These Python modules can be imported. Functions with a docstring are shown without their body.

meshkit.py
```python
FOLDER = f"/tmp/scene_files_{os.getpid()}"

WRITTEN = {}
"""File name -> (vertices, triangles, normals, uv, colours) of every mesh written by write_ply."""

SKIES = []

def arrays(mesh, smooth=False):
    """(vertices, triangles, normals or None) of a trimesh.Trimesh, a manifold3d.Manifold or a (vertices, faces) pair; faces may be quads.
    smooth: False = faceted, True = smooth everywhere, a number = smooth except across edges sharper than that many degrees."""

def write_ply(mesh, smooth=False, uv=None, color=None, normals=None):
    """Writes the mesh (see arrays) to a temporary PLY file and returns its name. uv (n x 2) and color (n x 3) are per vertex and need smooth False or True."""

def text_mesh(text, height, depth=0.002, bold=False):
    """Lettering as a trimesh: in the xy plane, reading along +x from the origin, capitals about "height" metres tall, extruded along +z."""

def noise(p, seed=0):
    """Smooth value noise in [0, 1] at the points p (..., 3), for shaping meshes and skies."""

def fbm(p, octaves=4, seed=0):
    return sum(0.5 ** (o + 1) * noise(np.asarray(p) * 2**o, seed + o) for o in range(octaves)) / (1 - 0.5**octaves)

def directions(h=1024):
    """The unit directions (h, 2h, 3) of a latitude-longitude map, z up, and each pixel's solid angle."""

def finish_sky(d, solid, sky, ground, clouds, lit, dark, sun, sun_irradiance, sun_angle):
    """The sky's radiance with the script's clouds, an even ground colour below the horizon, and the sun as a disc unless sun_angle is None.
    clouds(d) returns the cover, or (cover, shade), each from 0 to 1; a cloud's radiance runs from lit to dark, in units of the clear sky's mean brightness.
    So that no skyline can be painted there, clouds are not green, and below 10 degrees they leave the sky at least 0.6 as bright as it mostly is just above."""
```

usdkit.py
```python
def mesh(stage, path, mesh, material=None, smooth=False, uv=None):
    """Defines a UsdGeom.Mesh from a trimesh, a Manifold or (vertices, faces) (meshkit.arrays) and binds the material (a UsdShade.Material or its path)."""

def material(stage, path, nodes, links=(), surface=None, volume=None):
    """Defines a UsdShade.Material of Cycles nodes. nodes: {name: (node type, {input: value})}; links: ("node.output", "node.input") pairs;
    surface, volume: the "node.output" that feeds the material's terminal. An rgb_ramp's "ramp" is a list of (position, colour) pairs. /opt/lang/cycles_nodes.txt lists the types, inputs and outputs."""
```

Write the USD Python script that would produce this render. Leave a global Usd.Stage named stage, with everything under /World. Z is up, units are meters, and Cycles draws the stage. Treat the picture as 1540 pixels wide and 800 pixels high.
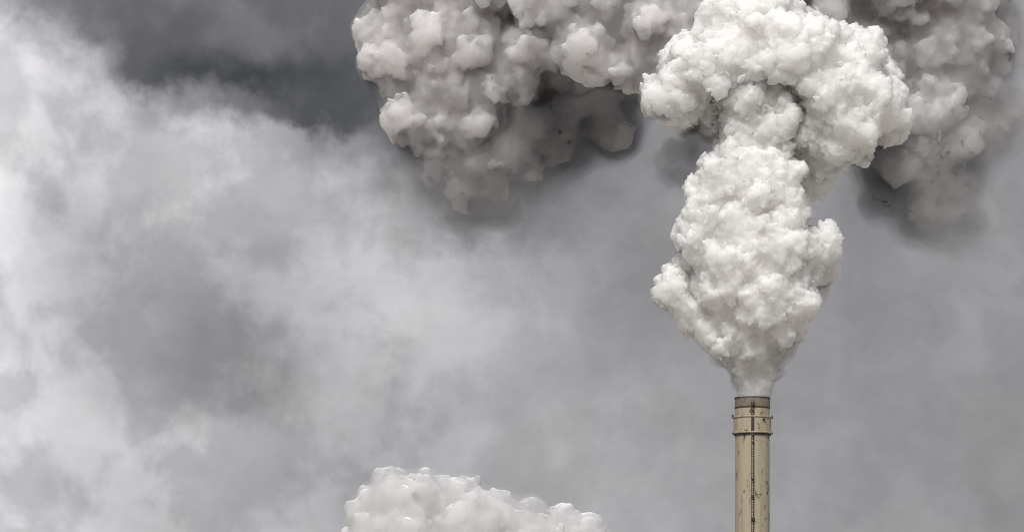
import math
import numpy as np, trimesh, usdkit
from scipy import ndimage
from scipy.spatial import cKDTree
from pxr import Usd, UsdGeom, UsdLux, UsdShade, Gf, Sdf

# ------------------------------------------------------------------ stage, camera, sky, sun, exposure
stage = Usd.Stage.CreateInMemory()
UsdGeom.SetStageUpAxis(stage, 'Z')
UsdGeom.SetStageMetersPerUnit(stage, 1.0)
UsdGeom.Xform.Define(stage, '/World')

EYE = 1.7                      # height of the camera above the ground
FAR = 800.0                    # distance from the camera to the chimney
U = 0.11287                    # metres per unit of the layout tables (one picture unit at the chimney)
TOP = 80.0                     # chimney height
CX = (1131.5 - 770) * U        # the chimney stands right of the camera axis
MID = TOP + (597 - 400) * U    # height of the view's centre at the chimney's distance
EXPOSURE = 0.93

cam = UsdGeom.Camera.Define(stage, '/World/camera')
HALF = 770 * U / FAR
cam.CreateHorizontalApertureAttr(36.0)
cam.CreateFocalLengthAttr(18.0 / HALF)
cam.CreateVerticalApertureOffsetAttr((MID - EYE) / FAR * 18.0 / HALF)
cam.CreateClippingRangeAttr(Gf.Vec2f(0.5, 100000.0))
cam.CreateExposureAttr(EXPOSURE)
cam.AddTransformOp().Set(Gf.Matrix4d().SetRotate(Gf.Rotation(Gf.Vec3d(1, 0, 0), 90)) * Gf.Matrix4d().SetTranslate(Gf.Vec3d(0, 0, EYE)))

# direction towards the veiled sun: behind the camera, to the left, high
SUN_EL, SUN_AZ = math.radians(46), math.radians(-168)     # azimuth = atan2(x, y)
sd = np.array([math.cos(SUN_EL) * math.sin(SUN_AZ), math.cos(SUN_EL) * math.cos(SUN_AZ), math.sin(SUN_EL)])
sun = UsdLux.DistantLight.Define(stage, '/World/sun')
sun.CreateIntensityAttr(0.4)
sun.CreateAngleAttr(14.0)
sun.CreateNormalizeAttr(True)
sun.CreateColorAttr(Gf.Vec3f(1.0, 0.965, 0.92))
sun.AddTransformOp().Set(Gf.Matrix4d().SetRotate(Gf.Rotation(Gf.Vec3d(0, 0, 1), Gf.Vec3d(*sd))))


def lin(g):
    g = g / 255.0
    return ((g + 0.055) / 1.055) ** 2.4 if g > 0.04045 else g / 12.92


def sky_material():
    """Overcast sky: layered cloud banks by azimuth and elevation, their edges torn by noise, over a physical sky."""
    N, L = {}, []
    N['tc'] = ('texture_coordinate', {})
    d = 'tc.generated'
    N['geo'] = ('geometry', {})
    # direction looked along = -incoming for the background; 'position' is the direction there
    d = 'geo.position'
    N['sep'] = ('separate_xyz', {}); L.append((d, 'sep.vector'))
    N['az'] = ('math', {'math_type': 'arctan2'}); L += [('sep.x', 'az.value1'), ('sep.y', 'az.value2')]
    N['el'] = ('math', {'math_type': 'arcsine'}); L += [('sep.z', 'el.value1')]
    DEG = math.degrees(math.atan(U / FAR))          # degrees per layout unit
    px = math.radians(DEG)
    el0 = math.atan((MID - EYE) / FAR)

    # cloud turbulence that displaces the banks
    def noise(name, scale, detail, rough, off, dist=0.0, ntype='fBM'):
        N[name + '_m'] = ('mapping', {'location': off, 'scale': (scale,) * 3}); L.append((d, name + '_m.vector'))
        N[name] = ('noise_texture', {'scale': 1.0, 'detail': detail, 'roughness': rough, 'distortion': dist, 'type': ntype})
        L.append((name + '_m.vector', name + '.vector'))
    noise('w1', 45.0, 3.0, 0.5, (3.1, 1.7, 0.4))
    noise('w2', 190.0, 8.0, 0.6, (7.7, 2.2, 5.1))
    N['w1s'] = ('separate_xyz', {}); L.append(('w1.color', 'w1s.vector'))
    N['w2s'] = ('separate_xyz', {}); L.append(('w2.color', 'w2s.vector'))

    def math_(name, kind, a, b=None, c=None):
        N[name] = ('math', {'math_type': kind})
        for k, x in (('value1', a), ('value2', b), ('value3', c)):
            if x is None:
                continue
            if isinstance(x, str):
                L.append((x, f'{name}.{k}'))
            else:
                N[name][1][k] = float(x)
        return name + '.value'

    # u, v: sky coordinates in layout units right of and below the top left of the view
    u = math_('u0', 'multiply_add', 'az.value', 1 / px, 770.0)
    v = math_('v0', 'multiply_add', 'el.value', -1 / px, 400.0 + el0 / px)
    A1, A2 = 90.0, 66.0
    u = math_('u1', 'multiply_add', 'w1s.x', A1, math_('u1b', 'add', u, -A1 / 2))
    u = math_('u2', 'multiply_add', 'w2s.x', A2, math_('u2b', 'add', u, -A2 / 2))
    v = math_('v1', 'multiply_add', 'w1s.y', A1, math_('v1b', 'add', v, -A1 / 2))
    v = math_('v2', 'multiply_add', 'w2s.y', A2, math_('v2b', 'add', v, -A2 / 2))

    # rows of cloud brightness (display grey) at elevations v, stations at azimuths u
    us = [-200, 0, 60, 130, 200, 280, 360, 440, 520, 600, 700, 800, 900, 1000, 1150, 1300, 1450, 1540, 1800]
    rows = [
        (-160, [150, 140, 128, 118, 112, 110, 112, 115, 118, 120, 122, 124, 128, 132, 138, 142, 148, 152, 155]),
        (0,    [200, 178, 132, 118, 112, 110, 112, 112, 112, 112, 114, 118, 124, 132, 138, 142, 150, 156, 158]),
        (70,   [222, 228, 205, 122, 103, 100, 106, 108, 106, 104, 106, 112, 122, 130, 138, 142, 152, 158, 158]),
        (130,  [226, 226, 216, 196, 104,  74,  66,  72,  82,  90, 100, 110, 120, 128, 138, 142, 152, 160, 158]),
        (175,  [226, 222, 212, 206, 182, 150, 128,  84,  80, 100, 112, 126, 138, 140, 138, 142, 152, 158, 156]),
        (215,    [230, 226, 208, 200, 198, 200, 202, 172, 138, 104, 106, 120, 132, 138, 142, 144, 144, 152, 154]),
        (270,    [232, 230, 202, 192, 196, 200, 199, 190, 174, 132, 104, 112, 130, 140, 144, 136, 134, 146, 152]),
        (330,    [226, 218, 182, 180, 188, 190, 186, 182, 184, 166, 118, 120, 140, 146, 144, 132, 134, 146, 150]),
        (400,  [222, 212, 190, 170, 172, 170, 166, 172, 184, 190, 178, 160, 146, 142, 142, 144, 148, 152, 152]),
        (470,  [216, 206, 192, 178, 162, 156, 150, 168, 182, 192, 184, 168, 150, 142, 142, 144, 148, 150, 150]),
        (540,  [212, 208, 200, 186, 164, 150, 142, 148, 172, 180, 180, 172, 158, 148, 144, 144, 146, 148, 148]),
        (600,  [214, 214, 204, 188, 170, 156, 146, 156, 170, 172, 172, 170, 164, 154, 148, 146, 146, 146, 146]),
        (660,  [206, 208, 202, 192, 186, 188, 182, 172, 168, 168, 168, 168, 166, 160, 152, 146, 144, 142, 144]),
        (720,  [200, 200, 194, 186, 184, 186, 180, 174, 168, 168, 168, 168, 166, 162, 154, 148, 144, 142, 144]),
        (800,  [204, 206, 204, 196, 182, 178, 174, 172, 168, 168, 168, 168, 168, 164, 156, 150, 146, 144, 146]),
        (960,  [200, 200, 196, 190, 184, 180, 176, 174, 172, 170, 170, 170, 168, 166, 160, 154, 150, 148, 150]),
    ]
    lo, hi = us[0], us[-1]
    fu = math_('fu', 'multiply_add', u, 1 / (hi - lo), -lo / (hi - lo))
    total = None
    for k, (vk, greys) in enumerate(rows):
        N[f'r{k}'] = ('rgb_ramp', {'ramp': [((a - lo) / (hi - lo), (lin(g),) * 3) for a, g in zip(us, greys)]})
        L.append((fu, f'r{k}.fac'))
        N[f'b{k}'] = ('rgb_to_bw', {}); L.append((f'r{k}.color', f'b{k}.color'))
        if k == 0:
            total = 'b0.val'
            continue
        v0 = rows[k - 1][0]
        N[f't{k}'] = ('map_range', {'range_type': 'smoothstep', 'from_min': v0, 'from_max': vk, 'to_min': 0.0, 'to_max': 1.0, 'clamp': True})
        L.append((v, f't{k}.value'))
        N[f'x{k}'] = ('mix_float', {}); L += [(f't{k}.result', f'x{k}.fac'), (total, f'x{k}.a'), (f'b{k}.val', f'x{k}.b')]
        total = f'x{k}.result'
    # fine tearing of the cloud
    noise('f', 85.0, 7.0, 0.6, (1.3, 4.1, 2.6), 0.4)
    fine = math_('fine', 'multiply_add', 'f.fac', 0.48, 0.76)
    total = math_('tot', 'multiply', total, fine)
    # lit heads of broken cloud, crisp on one side, stronger to the left
    noise('q', 46.0, 9.0, 0.55, (6.3, 2.1, 8.6), 0.15)
    N['qs'] = ('map_range', {'range_type': 'smoothstep', 'from_min': 0.43, 'from_max': 0.57, 'to_min': -0.5, 'to_max': 0.5, 'clamp': True}); L.append(('q.fac', 'qs.value'))
    N['ql'] = ('map_range', {'range_type': 'smoothstep', 'from_min': 350.0, 'from_max': 1000.0, 'to_min': 0.27, 'to_max': 0.09, 'clamp': True}); L.append((u, 'ql.value'))
    total = math_('tq', 'multiply', total, math_('qm', 'multiply_add', 'qs.result', 'ql.result', 1.0))
    # the rest of the overcast dome: broken grey cloud, brighter towards the zenith
    noise('o', 3.2, 6.0, 0.58, (0.2, 0.9, 0.3), 0.3)
    N['zen'] = ('map_range', {'from_min': 0.0, 'from_max': 1.0, 'to_min': 0.5, 'to_max': 1.0, 'clamp': True}); L.append(('sep.z', 'zen.value'))
    ov = math_('ov', 'multiply', 'zen.result', math_('ovn', 'multiply_add', 'o.fac', 0.5, 0.2))
    # blend by angular distance from the banks described above
    da = math_('da', 'absolute', math_('da0', 'add', 'az.value', 0.0))
    N['ma'] = ('map_range', {'range_type': 'smoothstep', 'from_min': 950 * px, 'from_max': 2300 * px, 'clamp': True}); L.append((da, 'ma.value'))
    de = math_('de', 'absolute', math_('de0', 'add', 'el.value', -el0))
    N['me'] = ('map_range', {'range_type': 'smoothstep', 'from_min': 520 * px, 'from_max': 1500 * px, 'clamp': True}); L.append((de, 'me.value'))
    out = math_('mo', 'maximum', 'ma.result', 'me.result')
    N['all'] = ('mix_float', {}); L += [(out, 'all.fac'), (total, 'all.a'), (ov, 'all.b')]
    # tints: cool violet grey and a warmer grey drift through the cover
    noise('h', 38.0, 3.0, 0.5, (9.3, 0.1, 6.6))
    N['tint'] = ('rgb_ramp', {'ramp': [(0.3, (0.995, 0.983, 1.04)), (0.5, (1.012, 0.984, 1.024)), (0.7, (1.012, 0.997, 0.995))]}); L.append(('h.fac', 'tint.fac'))
    N['grey'] = ('combine_xyz', {}); L += [('all.result', f'grey.{c}') for c in 'xyz']
    N['cl'] = ('mix', {'mix_type': 'multiply', 'fac': 1.0}); L += [('grey.vector', 'cl.color1'), ('tint.color', 'cl.color2')]
    # physical sky behind, nearly covered
    K = 0.1
    N['sky'] = ('sky_texture', {'sky_type': 'single_scattering', 'sun_disc': False, 'sun_elevation': SUN_EL, 'sun_rotation': SUN_AZ})
    N['clk'] = ('vector_math', {'math_type': 'scale', 'scale': 1 / K / 2 ** EXPOSURE}); L.append(('cl.color', 'clk.vector1'))
    N['mixs'] = ('mix', {'mix_type': 'mix', 'fac': 0.985}); L += [('sky.color', 'mixs.color1'), ('clk.vector', 'mixs.color2')]
    N['bg'] = ('background_shader', {'strength': K}); L.append(('mixs.color', 'bg.color'))
    return usdkit.material(stage, '/World/Looks/overcast_sky', N, L, surface='bg.background')


dome = UsdLux.DomeLight.Define(stage, '/World/sky_light')
dome.CreateIntensityAttr(1.0)
UsdShade.MaterialBindingAPI.Apply(dome.GetPrim()).Bind(sky_material())

# ------------------------------------------------------------------ helpers
used = {}


def numbered(path):
    k = used.get(path, -1) + 1
    used[path] = k
    return path if k == 0 else f'{path}_{k:03d}'


def tag(prim, label=None, cat=None, group=None, kind=None):
    for key, x in (('label', label), ('category', cat), ('group', group), ('kind', kind)):
        if x:
            prim.SetCustomDataByKey(key, x)
    return prim


def thing(name, label, cat, loc=(0, 0, 0), group=None):
    x = UsdGeom.Xform.Define(stage, numbered('/World/' + name))
    x.AddTranslateOp().Set(Gf.Vec3d(*map(float, loc)))
    return tag(x.GetPrim(), label, cat, group)


def obj(name, mesh, material, parent=None, smooth=False, label=None):
    base = str(parent.GetPath()) if parent else '/World'
    p = usdkit.mesh(stage, numbered(f'{base}/{name}'), mesh, material, smooth=smooth).GetPrim()
    return tag(p, label)


def surface_nets(F, h, origin):
    """Triangle mesh of the level F = 0 (inside positive) of a grid of step h."""
    S = F > 0
    n = np.array(F.shape) - 1
    cnt = np.zeros(n, np.uint8)
    for a in (0, 1):
        for b in (0, 1):
            for c in (0, 1):
                cnt += S[a:a + n[0], b:b + n[1], c:c + n[2]]
    act = np.flatnonzero((cnt > 0) & (cnt < 8))
    ids = np.full(n.prod(), -1, np.int32)
    ids[act] = np.arange(len(act))
    ids = ids.reshape(n)
    I = np.stack(np.unravel_index(act, n), 1)
    corners = np.array([[a, b, c] for a in (0, 1) for b in (0, 1) for c in (0, 1)])
    val = np.stack([F[I[:, 0] + c[0], I[:, 1] + c[1], I[:, 2] + c[2]] for c in corners], 1)
    P = np.zeros((len(act), 3)); W = np.zeros(len(act))
    for i in range(8):
        for ax in (4, 2, 1):
            j = i | ax
            if j == i:
                continue
            a, b = val[:, i], val[:, j]
            m = (a > 0) != (b > 0)
            t = a[m] / (a[m] - b[m])
            P[m] += corners[i] + t[:, None] * (corners[j] - corners[i])
            W[m] += 1
    V = (I + P / W[:, None]) * h + origin
    quads = []
    for ax in range(3):
        o = [x for x in range(3) if x != ax]
        sl0 = [slice(1, -1)] * 3; sl1 = [slice(1, -1)] * 3
        sl0[ax] = slice(0, -1); sl1[ax] = slice(1, None)
        A, B = S[tuple(sl0)], S[tuple(sl1)]
        for flip, M in ((False, A & ~B), (True, ~A & B)):
            E = np.stack(np.nonzero(M), 1)
            E[:, o] += 1
            q = []
            for (da, db) in ((-1, -1), (0, -1), (0, 0), (-1, 0)):
                c = E.copy(); c[:, o[0]] += da; c[:, o[1]] += db
                q.append(ids[c[:, 0], c[:, 1], c[:, 2]])
            q = np.stack(q, 1)
            if flip ^ (ax == 1):
                q = q[:, ::-1]
            quads.append(q)
    Q = np.vstack(quads)
    return V, np.vstack([Q[:, [0, 1, 2]], Q[:, [0, 2, 3]]])


def lattice_noise(P, cell, rng, octaves=1, gain=0.5):
    """Smooth noise, about -1..1, at grid points P (n, 3); cell in grid steps."""
    out = np.zeros(len(P), np.float32); a = 1.0
    top = P.max(0)
    for _ in range(octaves):
        lat = rng.uniform(-1, 1, np.ceil(top / cell).astype(int) + 3).astype(np.float32)
        q = (P / cell).astype(np.float32)
        i = np.floor(q); t = q - i
        out += a * ndimage.map_coordinates(lat, (i + t * t * (3 - 2 * t)).T, order=1)
        a *= gain; cell = cell / 2
    return out


def billows(puffs, h, seed, octaves, warp=0.5, k=0.18, fray=0.1, fray_cell=4.0, soft=0.25, veil=None, grow=None, step=2, blur=0.55):
    """Mesh of a smoke mass. puffs: rows (x, y, z, r) in metres; octaves: (radius, spacing) of the buds that grow on the surface, coarse to fine."""
    rng = np.random.default_rng(seed)
    puffs = np.asarray(puffs, float)
    pad = 1.35 * sum(a for a, _ in octaves) + 3 * h + 2 * np.max(veil or 0)
    lo = (puffs[:, :3] - puffs[:, 3:]).min(0) - pad
    hi = (puffs[:, :3] + puffs[:, 3:]).max(0) + pad
    n = np.ceil((hi - lo) / h).astype(int) + 1
    axes = [lo[i] + h * np.arange(n[i]) for i in range(3)]
    acc = np.zeros(n, np.float32)
    K = float(k * np.median(puffs[:, 3]))
    for x, y, z, r in puffs:
        R = r + 5 * K + pad
        sl = [slice(max(0, int((c - R - l) / h)), int((c + R - l) / h) + 2) for c, l in zip((x, y, z), lo)]
        X, Y, Z = (axes[i][sl[i]].astype(np.float32) for i in range(3))
        d = r - np.sqrt(((X - x) ** 2)[:, None, None] + ((Y - y) ** 2)[None, :, None] + ((Z - z) ** 2)[None, None, :])
        acc[tuple(sl)] += np.exp(np.clip(d / K, -30, 30))
    F = (K * np.log(np.maximum(acc, 1e-9))).astype(np.float32)
    del acc
    for radius, spacing in octaves:
        # a slow swirl so that no bud is a ball
        near = np.stack(np.nonzero(np.abs(F) < 0.8 * h), 1)
        near = near[rng.permutation(len(near))]
        cells = np.floor((near * h + rng.uniform(0, spacing, 3)) / spacing).astype(np.int64)
        _, first = np.unique(cells @ np.array([1, 100003, 10000600009]), return_index=True)
        near = near[first]
        size = radius * rng.uniform(0.5, 1.05, len(near)) * np.clip(0.9 + (0.4 if radius > 3 else 0.85) * lattice_noise(near, (5 * radius if radius > 3 else 4.5) / h, rng), 0.75 if radius > 3 else 0.2, 1.3)
        if grow:
            size *= grow(near * h + lo) if radius > 3 else grow(near * h + lo) ** 0.6
        g = np.stack([F[tuple(np.clip(near + e, 0, n - 1).T)] - F[tuple(np.clip(near - e, 0, n - 1).T)] for e in np.eye(3, dtype=int)], 1)
        g /= np.linalg.norm(g, axis=1, keepdims=True) + 1e-9
        pts = near * h + g * size[:, None] * rng.uniform(0.25, 0.6, (len(near), 1))
        c = 2 if radius > 3 else 1                      # the large buds are smooth: found on every other grid point
        C = F[::c, ::c, ::c]
        band = np.stack(np.nonzero((C > -radius * 1.9) & (C < radius * 0.5)), 1)
        P = band * (c * h) + np.stack([lattice_noise(band, 0.9 * radius / h / c, rng, 2) for _ in range(3)], 1) * warp * radius
        dist, who = cKDTree(pts).query(P, k=3, distance_upper_bound=1.6 * radius, workers=-1)
        bud = np.where(who < len(size), size[np.minimum(who, len(size) - 1)] - dist, -9.0).max(1)
        if c > 1:
            Bd = np.full(C.shape, -9.0, np.float32); Bd[tuple(band.T)] = bud
            near = np.zeros(C.shape, bool); near[tuple(band[bud > -4 * h].T)] = True
            fine = ndimage.binary_dilation(near).repeat(c, 0).repeat(c, 1).repeat(c, 2)[:n[0], :n[1], :n[2]]
            band = np.stack(np.nonzero(fine), 1)
            bud = ndimage.map_coordinates(Bd, (band / c).T, order=1, mode='nearest')
        ix = tuple(band.T); f = F[ix]
        ks = soft * radius
        t = np.clip(0.5 + 0.5 * (bud - f) / ks, 0, 1)
        F[ix] = f * (1 - t) + bud * t + ks * t * (1 - t)
    if fray:
        band = np.stack(np.nonzero(np.abs(F) < 2.5 * fray + h), 1)
        F[tuple(band.T)] += fray * lattice_noise(band, fray_cell, rng, 3, 0.6)
    F = ndimage.gaussian_filter(F, blur)
    F[0] = F[-1] = -9; F[:, 0] = F[:, -1] = -9; F[:, :, 0] = F[:, :, -1] = -9
    m = surface_nets(F, h, lo)
    if veil is None:
        return m
    out = [m]
    B = ndimage.gaussian_filter(F[::step, ::step, ::step], 0.8)
    for d in np.atleast_1d(veil):
        G = B + d
        a = min(abs(d), 1.2) if d > 0 else 0.6
        band = np.stack(np.nonzero(np.abs(G) < 2.0 * a), 1)
        G[tuple(band.T)] += 1.2 * a * lattice_noise(band, 2.6 * a / h / step, rng, 3, 0.65)
        G[0] = G[-1] = -1; G[:, 0] = G[:, -1] = -1; G[:, :, 0] = G[:, :, -1] = -1
        out.append(surface_nets(G, step * h, lo))
    return out


def at(x, y, depth=0.0):
    """Layout tables give x, y in units across and down the view and depth in units behind the chimney axis; this is where that stands."""
    D = FAR + depth * U
    s = D / FAR
    return ((x - 770) * U * s, D, EYE + (MID + (400 - y) * U - EYE) * s)


def table(rows):
    return [(*at(x, y, w), r * U * (FAR + w * U) / FAR) for x, y, w, r in rows]


# ------------------------------------------------------------------ materials
def smoke_material(name, color, scale, bump=0.0):
    N = {'n': ('noise_texture', {'scale': 0.12, 'detail': 4.0, 'roughness': 0.55}), 'g': ('geometry', {}),
         'r': ('rgb_ramp', {'ramp': [(0.3, tuple(c * 0.95 for c in color)), (0.7, color)]}),
         'p': ('principled_bsdf', {'roughness': 1.0, 'specular_ior_level': 0.0, 'subsurface_weight': 1.0, 'subsurface_method': 'random_walk', 'subsurface_radius': (1.0, 0.97, 0.94), 'subsurface_scale': scale})}
    L = [('g.position', 'n.vector'), ('n.fac', 'r.fac'), ('r.color', 'p.base_color')]
    if bump:
        N['bn'] = ('noise_texture', {'scale': 1.6, 'detail': 5.0, 'roughness': 0.65})
        N['bp'] = ('bump', {'strength': bump, 'distance': 0.35})
        L += [('g.position', 'bn.vector'), ('bn.fac', 'bp.height'), ('bp.normal', 'p.normal')]
    return usdkit.material(stage, f'/World/Looks/{name}', N, L, surface='p.BSDF')


def vapour_material(name, color, density, anis):
    return usdkit.material(stage, f'/World/Looks/{name}', {'v': ('principled_volume', {'color': color, 'density': density, 'anisotropy': anis})}, [], volume='v.volume')


STEAM = smoke_material('white_steam', (0.93, 0.915, 0.89), 0.7, 0.2)
GREY = smoke_material('grey_smoke', (0.73, 0.703, 0.71), 1.3, 0.2)
VAPOUR = vapour_material('thin_smoke', (0.99, 0.98, 0.975), 0.10, -0.3)
SHRED = vapour_material('shaded_shreds', (0.985, 0.972, 0.972), 0.12, -0.3)
DIMVEIL = vapour_material('shaded_veil', (0.985, 0.97, 0.972), 0.04, -0.3)
DIM = vapour_material('shaded_smoke', (0.985, 0.97, 0.972), 0.07, -0.3)
FRINGE = vapour_material('steam_fringe', (1.0, 0.99, 0.98), 0.16, -0.3)
CLOUDLET = vapour_material('cloud_edge', (1.0, 1.0, 1.0), 0.07, -0.3)
WISP = vapour_material('smoke_wisp', (0.97, 0.96, 0.96), 0.06, -0.3)
PALE = smoke_material('brightening_smoke', (0.90, 0.872, 0.878), 2.0, 0.2)  # paler than the grey smoke, to brighten the dark volumes from inside
CLOUD = smoke_material('cloud_white', (0.70, 0.692, 0.70), 6.0)


def plain(name, color, rough=0.6, metal=0.0, vary=0.15, scale=3.0):
    N = {'g': ('geometry', {}), 'n': ('noise_texture', {'scale': scale, 'detail': 5.0, 'roughness': 0.6}),
         'r': ('rgb_ramp', {'ramp': [(0.3, tuple(c * (1 - vary) for c in color)), (0.7, tuple(c * (1 + vary) for c in color))]}),
         'p': ('principled_bsdf', {'roughness': rough, 'metallic': metal})}
    return usdkit.material(stage, f'/World/Looks/{name}', N, [('g.position', 'n.vector'), ('n.fac', 'r.fac'), ('r.color', 'p.base_color')], surface='p.BSDF')


def paint_material(name, color, stain=0.5):
    """Weathered beige paint: pale streaks running down, brown flaked spots, fine grain."""
    N = {'g': ('geometry', {}),
         'm1': ('mapping', {'scale': (1.3, 1.3, 0.10)}), 'n1': ('noise_texture', {'scale': 1.0, 'detail': 5.0, 'roughness': 0.6}),
         'r1': ('rgb_ramp', {'ramp': [(0.3, tuple(c * 0.80 for c in color)), (0.52, color), (0.75, tuple(c * 1.12 for c in color))]}),
         'm2': ('mapping', {'scale': (1.15, 1.15, 0.60), 'location': (3.0, 1.2, 0.7)}), 'n2': ('noise_texture', {'scale': 1.0, 'detail': 6.0, 'roughness': 0.7}),
         'r2': ('rgb_ramp', {'ramp': [(0.57, (0, 0, 0)), (0.61, (1, 1, 1))]}),
         'm3': ('mapping', {'scale': (0.4, 0.4, 0.1), 'location': (0.4, 2.2, 5.7)}), 'n3': ('noise_texture', {'scale': 1.0, 'detail': 3.0}),
         'r3': ('rgb_ramp', {'ramp': [(0.40, (0.2,) * 3), (0.52, (1, 1, 1))]}),
         'k': ('mix', {'mix_type': 'multiply', 'fac': 1.0}), 'b': ('rgb_to_bw', {}), 'f': ('math', {'math_type': 'multiply', 'value2': stain}),
         'c': ('mix', {'mix_type': 'mix', 'color2': (0.085, 0.055, 0.035)}),
         'n4': ('noise_texture', {'scale': 6.0, 'detail': 4.0}), 'bp': ('bump', {'strength': 0.3, 'distance': 0.05}),
         'p': ('principled_bsdf', {'roughness': 0.75})}
    L = [('g.position', 'm1.vector'), ('m1.vector', 'n1.vector'), ('n1.fac', 'r1.fac'), ('g.position', 'm2.vector'), ('m2.vector', 'n2.vector'), ('n2.fac', 'r2.fac'),
         ('g.position', 'm3.vector'), ('m3.vector', 'n3.vector'), ('n3.fac', 'r3.fac'), ('r2.color', 'k.color1'), ('r3.color', 'k.color2'), ('k.color', 'b.color'), ('b.val', 'f.value1'),
         ('f.value', 'c.fac'), ('r1.color', 'c.color1'), ('c.color', 'p.base_color'), ('g.position', 'n4.vector'), ('n4.fac', 'bp.height'), ('bp.normal', 'p.normal')]
    return usdkit.material(stage, f'/World/Looks/{name}', N, L, surface='p.BSDF')


PAINT = paint_material('beige_paint', (0.385, 0.338, 0.245), 0.9)
CROWN = paint_material('sooty_paint', (0.20, 0.165, 0.12), 0.7)
SOOT = plain('soot', (0.018, 0.016, 0.015), 0.9)
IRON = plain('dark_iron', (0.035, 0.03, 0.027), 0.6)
STEEL = plain('pale_steel', (0.42, 0.40, 0.36), 0.5)
PALE_GROUND = usdkit.material(stage, '/World/Looks/bounce_ground', {'n': ('noise_texture', {'scale': 0.02, 'detail': 8.0, 'roughness': 0.6}), 'g': ('geometry', {}), 'r': ('rgb_ramp', {'ramp': [(0.35, (0.24, 0.225, 0.20)), (0.65, (0.33, 0.31, 0.28))]}), 'p': ('principled_bsdf', {'roughness': 0.95})},
                        [('g.position', 'n.vector'), ('n.fac', 'r.fac'), ('r.color', 'p.base_color')], surface='p.BSDF')  # unseen ground, its colour raised to bounce light onto the smoke undersides

# ------------------------------------------------------------------ ground
gx = np.array([-40000, -9000, -2500, -800, 0, 800, 2500, 9000, 40000], float)
gv = np.array([[x, y, 0.0] for x in gx for y in gx + 500]); k9 = len(gx)
gf = np.array([[i * k9 + j, (i + 1) * k9 + j, (i + 1) * k9 + j + 1, i * k9 + j + 1] for i in range(k9 - 1) for j in range(k9 - 1)])
tag(obj('ground', (gv, gf), PALE_GROUND), 'flat unseen ground around the foot of the chimney, made pale to bounce light up', None, None, 'structure')


# ------------------------------------------------------------------ chimney
def lathe(profile, n=96):
    """Surface of revolution about z of a closed or open (r, z) profile, listed so that the outside is left of the way up."""
    p = np.asarray(profile, float); a = np.arange(n) * 2 * np.pi / n
    v = np.stack([np.outer(p[:, 0], np.cos(a)), np.outer(p[:, 0], np.sin(a)), np.repeat(p[:, 1:], n, 1)], -1).reshape(-1, 3)
    f = [[i * n + j, i * n + (j + 1) % n, (i + 1) * n + (j + 1) % n, (i + 1) * n + j] for i in range(len(p) - 1) for j in range(n)]
    return v, np.array(f)


def ring(r0, r1, z0, z1, c=0.04):
    """A closed hoop from radius r0 to r1 and height z0 to z1 with chamfered outer edges."""
    return lathe([(r0, z0), (r1 - c, z0), (r1, z0 + c), (r1, z1 - c), (r1 - c, z1), (r0, z1), (r0, z0)])


def box(x0, x1, y0, y1, z0, z1):
    return trimesh.creation.box(bounds=[[x0, y0, z0], [x1, y1, z1]])


def zc(y):
    return TOP + (597 - y) * U


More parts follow.
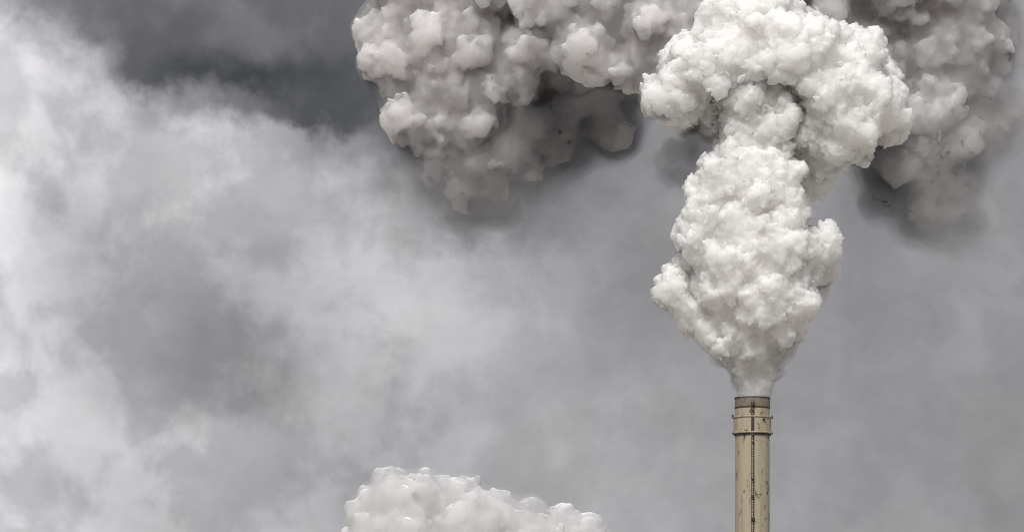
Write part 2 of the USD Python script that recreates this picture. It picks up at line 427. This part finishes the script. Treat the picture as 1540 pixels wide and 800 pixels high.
chimney = thing('chimney', 'tall weathered beige chimney with a banded collar and a dark ladder up its front', 'chimney', (CX, FAR, 0))
RS = 2.93
obj('shaft', lathe([(RS + 0.06, -0.3), (RS + 0.02, 40), (RS, zc(654)), (RS, zc(601)), (RS - 0.35, zc(601))]), PAINT, chimney, smooth=40)
obj('liner', lathe([(RS - 0.34, zc(600)), (RS - 0.34, 50), (0.0, 50)]), SOOT, chimney, smooth=40)
obj('collar', ring(RS - 0.1, 3.20, zc(650.5), zc(629), 0.03), PAINT, chimney, smooth=40)
obj('collar_ring', ring(RS - 0.1, 3.36, zc(629), zc(626.6), 0.08), PAINT, chimney, smooth=40)
obj('collar_ring', ring(RS - 0.1, 3.38, zc(652.6), zc(650.2), 0.08), PAINT, chimney, smooth=40)
obj('shadow_line', ring(RS - 0.1, 3.16, zc(655.0), zc(652.6), 0.03), IRON, chimney, smooth=40)  # dark ring stands in for the shadow line under the collar
obj('crown_band', ring(RS - 0.1, RS + 0.05, zc(612.5), zc(600), 0.02), CROWN, chimney, smooth=40)
obj('hoop', ring(RS - 0.1, RS + 0.10, zc(614.2), zc(612.5), 0.03), IRON, chimney, smooth=40)
obj('rim', ring(RS - 0.34, RS + 0.13, zc(599.8), zc(598.1), 0.03), IRON, chimney, smooth=40)
obj('rim_cap', ring(RS - 0.34, RS + 0.16, zc(598.0), zc(597.0), 0.03), STEEL, chimney, smooth=40)
# ladder up the front, facing the camera
fy = -RS
LX = -0.10
ladder = obj('ladder', trimesh.util.concatenate([box(LX - 0.27, LX - 0.20, fy - 0.30, fy - 0.18, 2.5, zc(603)), box(LX + 0.10, LX + 0.17, fy - 0.30, fy - 0.18, 2.5, zc(603))]), IRON, chimney)
z = zc(606); k = 0
while z > 2.6:
    r = box(LX - 0.36, LX + 0.15, fy - 0.27, fy - 0.21, z - 0.035, z + 0.035)
    if k < 90:
        obj('rung', r, STEEL, ladder)
    k += 1; z -= 0.41
low = [box(LX - 0.36, LX + 0.15, fy - 0.27, fy - 0.21, zz - 0.035, zz + 0.035) for zz in np.arange(z + 0.41 * (k - 90), 2.6, -0.41)]
tag(obj('rung', trimesh.util.concatenate(low), STEEL, ladder), kind='stuff') if low else None
obj('conduit', trimesh.util.concatenate([trimesh.creation.cylinder(0.10, segment=[[LX + 0.16, fy - 0.14, 2.0], [LX + 0.16, fy - 0.14, zc(604)]], sections=12)]), IRON, chimney)
obj('conduit_cover', trimesh.util.concatenate([box(LX - 0.22, LX + 0.26, fy - 0.36, fy - 0.1, zc(650), zc(630))]), IRON, chimney)
for y, w in ((611, 0.34), (619.5, 0.24), (657, 0.22), (667, 0.2), (722, 0.25), (748.5, 0.25), (782, 0.34)):
    m = trimesh.creation.icosphere(2, 1.0); m.apply_scale([w, 0.16, w * 1.05]); m.apply_translation([LX + 0.06, fy - 0.36, zc(y)])
    m = trimesh.util.concatenate([m, box(LX - 0.05, LX + 0.17, fy - 0.36, fy + 0.05, zc(y) - 0.08, zc(y) + 0.08)])
    obj('clamp', m, IRON, chimney, smooth=40)
for a, y, hgt in ((185, 626, 0.55), (355, 627.5, 0.45), (187, 651.5, 0.3), (353, 651.5, 0.3), (303, 633, 0.35)):
    m = box(3.2, 3.5, -0.16, 0.16, -hgt / 2, hgt / 2)
    m.apply_transform(trimesh.transformations.rotation_matrix(math.radians(a), [0, 0, 1])); m.apply_translation([0, 0, zc(y)])
    obj('lug', m, IRON, chimney)

# ------------------------------------------------------------------ smoke
column = [(1134, 600, 0, 20), (1136, 587, 0, 20), (1138, 570, 0, 22), (1137, 555, 0, 26), (1133, 538, 0, 33), (1130, 518, 0, 43), (1126, 495, 0, 54), (1121, 468, 0, 62),
          (1121, 435, 0, 70), (1121, 400, 0, 77), (1120, 360, 0, 73), (1117, 320, 0, 64), (1120, 285, 0, 56), (1128, 272, 0, 46),
          (1018, 440, 0, 12), (1052, 478, 10, 12), (1028, 392, -5, 10), (1042, 352, 10, 10), (1222, 412, 0, 16), (1214, 448, 20, 10), (1226, 378, -10, 10),
          (1085, 440, -50, 26), (1140, 450, -60, 28), (1180, 440, -45, 24), (1090, 395, -58, 30), (1160, 385, -62, 32), (1200, 370, -40, 24), (1060, 350, -44, 26),
          (1120, 340, -60, 30), (1178, 320, -45, 30), (1092, 272, -48, 28), (1150, 285, -48, 34), (1075, 300, -40, 22), (1170, 274, -40, 24), (1128, 266, -50, 28),
          (1110, 500, -30, 16), (1155, 505, -30, 16),
          (1138, 222, 0, 45), (1138, 190, -5, 47), (1142, 155, -10, 48)]
cap = [(1150, 80, 0, 54), (1105, 52, -10, 34), (1130, 32, -20, 26), (1212, 62, -20, 32), (1165, 48, 0, 34), (1056, 108, 0, 32), (1020, 135, 0, 24), (996, 148, 0, 10), (1275, 108, 0, 36), (1300, 152, 0, 30),
       (1318, 182, 10, 16), (1260, 188, 0, 42), (1284, 216, 0, 20), (1236, 212, 10, 28), (1150, 110, 130, 90), (1075, 125, 90, 62), (1260, 140, 110, 66),
       (1120, 82, -45, 34), (1176, 78, -52, 34), (1228, 96, -50, 28), (1070, 112, -40, 28), (1150, 140, 30, 60), (1060, 145, 30, 28), (1255, 150, -45, 30),
       (1215, 245, 60, 14)]


def young(P):
    return np.clip(0.14 + (P[:, 2] - TOP) / 13.0, 0.14, 1.0)


plume = thing('steam_plume', 'white steam plume billowing straight up out of the chimney mouth into a mushroom cap', 'smoke', (0, 0, 0))
for part, rows, seed, octs, grow in (('rising_column', column, 11, [(3.8, 4.6), (1.6, 1.9), (0.65, 0.8)], young), ('mushroom_cap', cap, 12, [(4.4, 5.2), (1.8, 2.1), (0.75, 0.9)], None)):
    core, outer = billows(table(rows), 0.22, seed, octs, warp=0.45, k=0.12, soft=0.28, fray=0.08, fray_cell=3, grow=grow, veil=0.7, blur=0.3)
    q = obj(part, core, STEAM, plume, smooth=True)
    obj('vapour_fringe', outer, FRINGE, q, smooth=True)

left = [(598, 50, 350, 26), (592, 100, 350, 10), (606, 135, 350, 7), (665, 70, 340, 44), (710, 60, 340, 44), (665, 130, 340, 36), (720, 150, 345, 32), (765, 100, 350, 42), (632, 188, 340, 10), (665, 192, 340, 14), (706, 190, 350, 14),
        (830, 80, 390, 46), (640, -40, 350, 54), (720, -40, 350, 70), (830, -20, 380, 70)]
left_dim = [(664, 240, 360, 20), (706, 250, 365, 26), (750, 225, 372, 34), (800, 190, 380, 44), (850, 160, 385, 42), (900, 140, 390, 36), (850, 215, 390, 30), (915, 190, 400, 26), (690, 292, 370, 24), (745, 282, 375, 30), (640, 280, 365, 12), (800, 262, 385, 24), (720, 322, 372, 12), (950, 120, 390, 26)]
upleft = [(828, 5, 160, 22), (880, 62, 160, 20), (925, 85, 160, 16), (980, 50, 160, 48), (900, -5, 170, 36), (1040, 20, 170, 60), (960, -60, 170, 60), (1060, -60, 170, 70), (930, 35, 165, 26)]
right = [(1250, 0, 200, 52), (1310, 40, 200, 40), (1350, 70, 200, 26), (1368, 98, 200, 12), (1300, 120, 210, 40), (1445, 15, 215, 36), (1466, 65, 215, 22), (1450, 110, 218, 18), (1408, 140, 215, 24), (1370, 175, 215, 24), (1400, 60, 225, 50), (1370, 10, 225, 60), (1330, -70, 200, 80), (1440, -60, 210, 60), (1180, -60, 190, 70), (1310, -130, 90, 50)]  # last puff is added out of view overhead to shade the mass below
right_dim = [(1390, 205, 215, 44), (1440, 210, 225, 42), (1340, 240, 210, 40), (1395, 262, 220, 34), (1455, 140, 235, 40), (1440, 270, 225, 24), (1495, 60, 240, 36), (1500, 180, 240, 26), (1335, 298, 215, 16), (1395, 318, 220, 18), (1450, 322, 225, 14), (1362, 340, 220, 9), (1420, 350, 225, 8)]
puff = [(586, 755, 0, 18), (600, 727, 0, 14), (640, 740, 0, 22), (690, 742, 0, 14), (620, 780, 0, 40), (700, 780, 0, 34), (752, 770, 0, 26), (800, 800, 0, 34), (850, 805, 0, 22), (900, 815, 0, 14), (575, 800, 0, 18), (700, 840, 0, 60), (600, 850, 0, 50), (800, 860, 0, 50), (900, 860, 0, 34)]
puff = [(x - 10, y + 5, 3600, r) for x, y, _, r in puff]
SMOKE = [(left, left_dim, 'grey smoke bank drifting away far left of the white plume', 21), (upleft, [], 'pale grey smoke billow curling left behind the white mushroom cap', 22),
         (right, right_dim, 'grey smoke mass rolling to the right behind the white mushroom cap', 23)]


shreds = [(1052, 205, 70, 18), (1030, 228, 80, 13), (1050, 246, 70, 12), (1012, 258, 85, 9), (1036, 270, 75, 8), (1000, 270, 88, 7), (1008, 236, 85, 8), (1216, 258, 60, 13), (1226, 282, 55, 6)]
for rows, seed, note in ((shreds[:7], 31, 'torn grey shreds of steam hanging under the left side of the cap'), (shreds[7:], 32, 'small grey shred of steam hanging under the right side of the cap')):
    body, veil_ = billows(table(rows), 0.25, seed, [(1.7, 1.9), (0.8, 1.0)], warp=0.5, soft=0.3, fray=0.45, fray_cell=4, blur=0.5, veil=0.7)
    q = obj('shaded_shreds', body, SHRED, plume, smooth=True)
    tag(q, note)
    obj('thin_veil', veil_, DIMVEIL, q, smooth=True)

for rows, dim, label, seed in SMOKE:
    p = thing('smoke_cloud', label, 'smoke')
    core, *veils = billows(table(rows), 0.35, seed, [(6.0, 7.0), (2.7, 3.2), (1.1, 1.5)], warp=0.4, k=0.12, fray=0.25, fray_cell=4, soft=0.4, blur=0.45, veil=(0.6, 1.2, 2.0))
    obj('dense_core', core, GREY, p, smooth=True)
    for q, m in enumerate(veils):
        obj('thin_veil', m, VAPOUR, p, smooth=True)
    if dim:
        body, heart, *veils = billows(table(dim), 0.4, seed + 50, [(5.0, 6.0), (2.2, 2.8)], warp=0.5, k=0.15, fray=0.5, fray_cell=5, soft=0.5, blur=0.8, veil=(-1.5, 0.8, 1.8, 3.0))
        obj('shaded_smoke', body, DIM, p, smooth=True)
        obj('brightening_core', heart, PALE, p, smooth=True)  # pale core added inside to lift the volume where it renders too dark
        for m in veils:
            obj('thin_veil', m, DIMVEIL, p, smooth=True)
p = thing('cloud', 'small white cumulus cloud low in the sky left of the chimney', 'cloud')
core, *veils = billows(table(puff), 0.6, 27, [(6.0, 7.5), (2.6, 3.2), (1.2, 1.9)], warp=0.45, fray=0.4, fray_cell=4, soft=0.4, blur=0.65, veil=(0.8, 1.6))
obj('dense_core', core, CLOUD, p, smooth=True)
for m in veils:
    obj('thin_edge', m, CLOUDLET, p, smooth=True)
